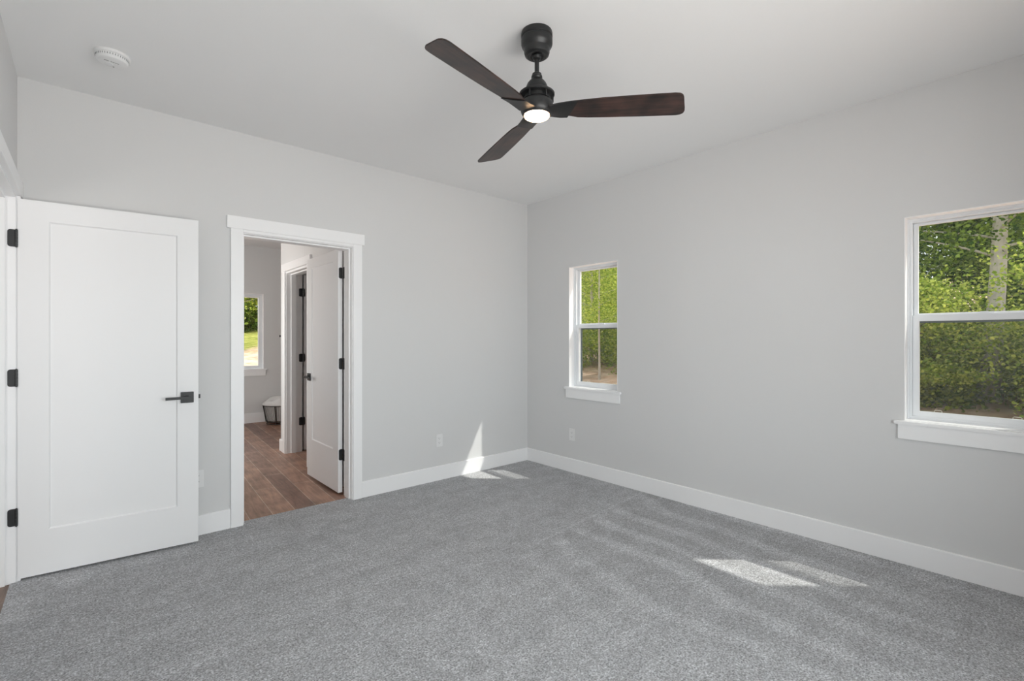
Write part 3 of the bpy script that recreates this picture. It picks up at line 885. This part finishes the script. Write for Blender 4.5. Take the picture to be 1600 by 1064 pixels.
# ================================================================== next room: basket, cloth, hook
BX, BY = 2.262, 7.935
bk = empty('wire_basket', (BX, BY, 0)); tag(bk, 'black wire basket with white liner on the plank floor of the next room', 'basket')
def ringpts(rx, ry, z, n=40): return [(BX + rx * math.cos(2 * math.pi * k / n), BY + ry * math.sin(2 * math.pi * k / n), z) for k in range(n)]
RT, RBt = 0.272, 0.232
bm = bmesh.new(); tube(bm, ringpts(RT, RT, 0.285), 0.005, 8, True); child('rim', bm, M_WIRE, bk)
bm = bmesh.new(); tube(bm, ringpts(RBt, RBt, 0.045), 0.006, 8, True); tube(bm, ringpts(RBt - 0.012, RBt - 0.012, 0.006), 0.006, 8, True); child('base_ring', bm, M_WIRE, bk)
bm = bmesh.new()
for k in range(64):
    a = 2 * math.pi * k / 64
    tube(bm, [(BX + RT * math.cos(a), BY + RT * math.sin(a), 0.285), (BX + RBt * math.cos(a), BY + RBt * math.sin(a), 0.045)], 0.0030, 6)
w = child('side_wires', bm, M_WIRE, bk)
for k in range(4):
    a = math.radians(52 + 90 * k + 90)
    bm = bmesh.new()
    tube(bm, [(BX + (RT + 0.006) * math.cos(a), BY + (RT + 0.006) * math.sin(a), 0.288), (BX + (RBt + 0.008) * math.cos(a), BY + (RBt + 0.008) * math.sin(a), 0.05),
              (BX + (RBt - 0.012) * math.cos(a), BY + (RBt - 0.012) * math.sin(a), 0.007)], 0.0075, 8)
    child('frame_leg', bm, M_WIRE, bk)
child('liner', lathe([(0, 0.055), (RBt - 0.014, 0.055), (RT - 0.012, 0.28), (RT - 0.018, 0.28), (RBt - 0.022, 0.062), (0, 0.062)], 48, (BX, BY)), M_LINEN, bk, smooth=True)
# folded white blanket heaped in the basket
bm = bmesh.new()
rnd = random.Random(4)
NR, NA = 14, 48
grid = []
for i in range(NR + 1):
    f = i / NR
    row = []
    for k in range(NA):
        a = 2 * math.pi * k / NA
        r = (RT + 0.006) * math.sin(f * math.pi / 2) ** 0.8
        hgt = 0.290 + 0.105 * math.cos(f * math.pi / 2) ** 0.7
        hgt += 0.020 * math.sin(3 * a + 4 * f) * math.sin(f * math.pi) + 0.012 * math.sin(7 * a - 6 * f) * math.sin(f * math.pi)
        x = r * math.cos(a)
        hgt += 0.03 * (x / RT) * math.sin(f * math.pi)
        row.append(bm.verts.new((BX + x, BY + r * math.sin(a), hgt)) if i else None)
    grid.append(row)
apex = bm.verts.new((BX, BY, 0.395))
for i in range(1, NR):
    for k in range(NA):
        bm.faces.new([grid[i][k], grid[i][(k + 1) % NA], grid[i + 1][(k + 1) % NA], grid[i + 1][k]])
for k in range(NA): bm.faces.new([apex, grid[1][(k + 1) % NA], grid[1][k]])
low = [bm.verts.new((v.co.x * 1 + (BX - v.co.x) * 0.07, v.co.y + (BY - v.co.y) * 0.07, 0.287)) for v in grid[NR]]
for k in range(NA): bm.faces.new([grid[NR][k], grid[NR][(k + 1) % NA], low[(k + 1) % NA], low[k]])
bm.faces.new(low)
bmesh.ops.translate(bm, verts=bm.verts, vec=(-BX, -BY, -0.29))
bl = obj('white_blanket', bm, M_LINEN, smooth=True); bl.location = (BX, BY, 0.293)
tag(bl, 'white cloth heaped on top of the wire basket', 'blanket')

hk = empty('wall_hook', (2.318, YE, 1.341)); tag(hk, 'tiny black hook on the far wall of the next room right of its window', 'wall hook')
child('hook_plate', box(2.303, 2.335, YE - 0.006, YE - 0.0003, 1.325, 1.357), M_BLACK, hk, 0.001)
bm = bmesh.new(); tube(bm, [(2.316, YE - 0.0062, 1.345), (2.316, YE - 0.035, 1.338), (2.316, YE - 0.045, 1.352)], 0.006, 10); child('peg', bm, M_BLACK, hk)

# ================================================================== outside: ground and woodland
def gz(x, y):
    d = max(0.0, x - 6.0)
    e = max(0.0, y - 12.0)
    z = -0.55 + 0.105 * d + 0.062 * e
    z += 0.0009 * max(0, x - 16) ** 2 if x < 60 else 1.75
    return z + 0.10 * math.sin(x * 0.7 + y * 0.3) * math.cos(y * 0.5)
bm = bmesh.new()
gx = [-30 + 3 * i for i in range(12)] + [4.2 + 1.0 * i for i in range(30)] + [36 + 4 * i for i in range(10)]
gy = [-40 + 4 * i for i in range(10)] + [0 + 1.5 * i for i in range(34)] + [54 + 6 * i for i in range(9)]
g = [[bm.verts.new((x, y, gz(x, y))) for y in gy] for x in gx]
for i in range(len(gx) - 1):
    for j in range(len(gy) - 1):
        bm.faces.new([g[i][j], g[i + 1][j], g[i + 1][j + 1], g[i][j + 1]])
struct('ground', bm, M_GROUND, 'sloping ground of pinkish dirt and grass outside', 'ground')

def leaf_mesh(name, centers, sizes, seed, m, parent=None, up=0.35):
    """one small folded diamond leaf per centre"""
    r = np.random.RandomState(seed)
    N = len(centers)
    nrm = r.normal(size=(N, 3)); nrm[:, 2] = np.abs(nrm[:, 2]) + up
    nrm /= np.linalg.norm(nrm, axis=1, keepdims=True)
    t = r.normal(size=(N, 3)); t -= nrm * np.sum(t * nrm, axis=1, keepdims=True)
    t /= np.linalg.norm(t, axis=1, keepdims=True)
    b = np.cross(nrm, t)
    s = sizes[:, None]
    fold = 0.22
    v = np.empty((N, 6, 3), dtype=np.float32)
    v[:, 0] = centers - t * s * 0.5
    v[:, 1] = centers - t * s * 0.12 + b * s * 0.40 + nrm * s * fold
    v[:, 2] = centers + t * s * 0.30 + b * s * 0.28 + nrm * s * fold * 0.7
    v[:, 3] = centers + t * s * 0.55
    v[:, 4] = centers + t * s * 0.30 - b * s * 0.28 + nrm * s * fold * 0.7
    v[:, 5] = centers - t * s * 0.12 - b * s * 0.40 + nrm * s * fold
    me = bpy.data.meshes.new(name)
    me.vertices.add(N * 6); me.vertices.foreach_set('co', v.reshape(-1))
    base = (np.arange(N) * 6)[:, None]
    faces = np.concatenate([base + np.array([[0, 1, 2, 3]]), base + np.array([[0, 3, 4, 5]])], axis=1).reshape(-1)
    me.loops.add(len(faces)); me.loops.foreach_set('vertex_index', faces.astype(np.int32))
    me.polygons.add(N * 2)
    me.polygons.foreach_set('loop_start', (np.arange(N * 2) * 4).astype(np.int32))
    me.update(calc_edges=True); me.validate()
    return link(name, me, m, parent)

def tree(name, x, y, height, trunk_r, crown0, crown_r, n_leaves, m, seed, label, lean=(0, 0), leaf=0.075, cat='tree', bark=None, group=None, branches=26):
    r = random.Random(seed); nr = np.random.RandomState(seed)
    z0 = gz(x, y) - 0.15
    root = empty(name, (x, y, z0)); tag(root, label, cat, group)
    bm = bmesh.new()
    pts, rad = [], []
    for i in range(11):
        f = i / 10
        wob = 0.05 * math.sin(f * 7 + seed)
        pts.append((lean[0] * f * height + wob, lean[1] * f * height + wob * 0.6, f * height))
        rad.append(trunk_r * (1 - 0.82 * f) * (1.25 if i == 0 else 1))
    tube(bm, pts, rad, 12)
    tr = obj('trunk', bm, bark or M_BARK, root, smooth=True)
    bm = bmesh.new()
    cl = []
    for k in range(branches):
        f = crown0 / height + (1 - crown0 / height) * (k + 0.5) / branches * 0.97
        j = min(9, int(f * 10)); ff = f * 10 - j
        p = [pts[j][q] * (1 - ff) + pts[j + 1][q] * ff for q in range(3)]
        a = k * 2.39996 + r.uniform(-.3, .3)
        g = (f - crown0 / height) / (1 - crown0 / height)
        L = crown_r * (0.55 + 0.65 * math.sin(math.pi * min(1, g * 0.85 + 0.12))) * r.uniform(0.75, 1.1)
        up = r.uniform(0.15, 0.7)
        seg = []
        for s in range(5):
            q = s / 4
            seg.append((p[0] + math.cos(a) * L * q, p[1] + math.sin(a) * L * q, p[2] + L * up * q - 0.12 * L * q * q))
        tube(bm, seg, [max(0.004, trunk_r * 0.17 * (1 - 0.85 * s / 4)) for s in range(5)], 6)
        for s in (1.6, 2.3, 3.0, 3.6, 4.0):
            j2 = min(3, int(s)); q = s - j2
            c = [seg[j2][d] * (1 - q) + seg[j2 + 1][d] * q for d in range(3)]
            for _ in range(2):
                cc = [c[0] + r.gauss(0, L * 0.16), c[1] + r.gauss(0, L * 0.16), c[2] + r.gauss(0, L * 0.13)]
                cl.append(cc + [L * r.uniform(0.11, 0.20)])
    obj('branches', bm, bark or M_BARK, root)
    cl = np.array(cl)
    idx = nr.randint(0, len(cl), n_leaves)
    c = cl[idx, :3] + nr.normal(size=(n_leaves, 3)) * cl[idx, 3:4] * np.array([[1, 1, 0.75]])
    leaf_mesh('foliage', c, leaf * nr.uniform(0.65, 1.2, n_leaves), seed, m, root)
    return root

# seen through window_2
tree('aspen_tree', 12.4, 0.84, 8.5, 0.15, 2.5, 2.1, 26000, M_LEAF_D, 3, 'pale-trunked tree outside the window at the right edge', lean=(0.0, -0.045), leaf=0.075, branches=34)
tree('leafy_bush', 10.9, 1.75, 2.35, 0.04, 0.4, 0.85, 15000, M_LEAF_B, 8, 'bright yellow-green bush left of the pale trunk outside the right window', leaf=0.052, cat='bush', bark=M_TWIG, branches=26)
tree('leafy_bush', 10.4, -0.42, 2.55, 0.04, 0.4, 0.80, 14000, M_LEAF_B, 9, 'green bush just right of the pale trunk outside the right window', leaf=0.052, cat='bush', bark=M_TWIG, branches=26)
# seen through window_1
tree('slender_tree', 11.6, 9.15, 6.5, 0.036, 1.5, 1.5, 24000, M_LEAF_B, 21, 'slender tree with bright leaves outside the small window near the corner', leaf=0.06, branches=30)
tree('slender_tree', 14.6, 11.9, 7.5, 0.070, 2.4, 1.7, 22000, M_LEAF_B, 23, 'taller light-leaved tree behind the slender one outside the small window', leaf=0.07, branches=30)
# seen through window_3
tree('hillside_tree', 6.3, 30.0, 8.0, 0.16, 2.8, 2.6, 16000, M_LEAF_M, 31, 'green tree on the grassy slope outside the far window of the next room', leaf=0.13)

# woodland beyond: nobody could count these crowns
def woodland(name, n, clusters, seed, m, label, leaf):
    nr = np.random.RandomState(seed)
    cl = np.array(clusters)
    idx = nr.randint(0, len(cl), n)
    c = cl[idx, :3] + nr.normal(size=(n, 3)) * cl[idx, 3:4]
    o = leaf_mesh(name, c.astype(np.float32), leaf * nr.uniform(0.6, 1.3, n), seed, m)
    tag(o, label, 'foliage', kind='stuff')
def belt(x0, x1, ya, yb, zh, count, rad, seed, zl=0.1, gap=None):
    r = random.Random(seed); out = []
    for _ in range(count):
        q = r.random(); x = r.uniform(x0, x1)
        y = x * r.uniform(ya, yb)
        if gap and x < gap[0] and abs(y / x - gap[1]) < gap[2]: continue      # keep the view of the trunk open
        out.append((x, y, gz(x, y) + r.uniform(zl, zh), r.uniform(0.6, 1.3) * rad))
    return out
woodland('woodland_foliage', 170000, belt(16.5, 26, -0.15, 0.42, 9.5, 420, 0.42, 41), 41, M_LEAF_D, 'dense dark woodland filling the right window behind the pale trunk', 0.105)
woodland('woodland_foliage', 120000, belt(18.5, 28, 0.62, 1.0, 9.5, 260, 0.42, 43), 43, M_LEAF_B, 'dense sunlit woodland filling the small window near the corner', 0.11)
woodland('undergrowth', 70000, belt(11.2, 13.8, -0.12, 0.36, 1.3, 190, 0.22, 51, 0.0, (12.6, 0.067, 0.028)), 51, M_LEAF_M, 'low leafy undergrowth around the foot of the pale trunk outside the right window', 0.07)
woodland('undergrowth', 26000, belt(12.6, 17.0, 0.66, 0.95, 1.7, 80, 0.24, 53, 0.0), 53, M_LEAF_B, 'sparse low undergrowth on the dirt slope outside the small window', 0.07)
r_ = random.Random(5)
cl = []
for _ in range(150):
    y = r_.uniform(44, 60); x = y * r_.uniform(0.12, 0.34)
    cl.append((x, y, gz(x, y) + r_.uniform(0.2, 9), r_.uniform(0.5, 1.1)))
woodland('woodland_foliage', 26000, cl, 47, M_LEAF_M, 'distant woodland edge above the grass outside the far window of the next room', 0.32)
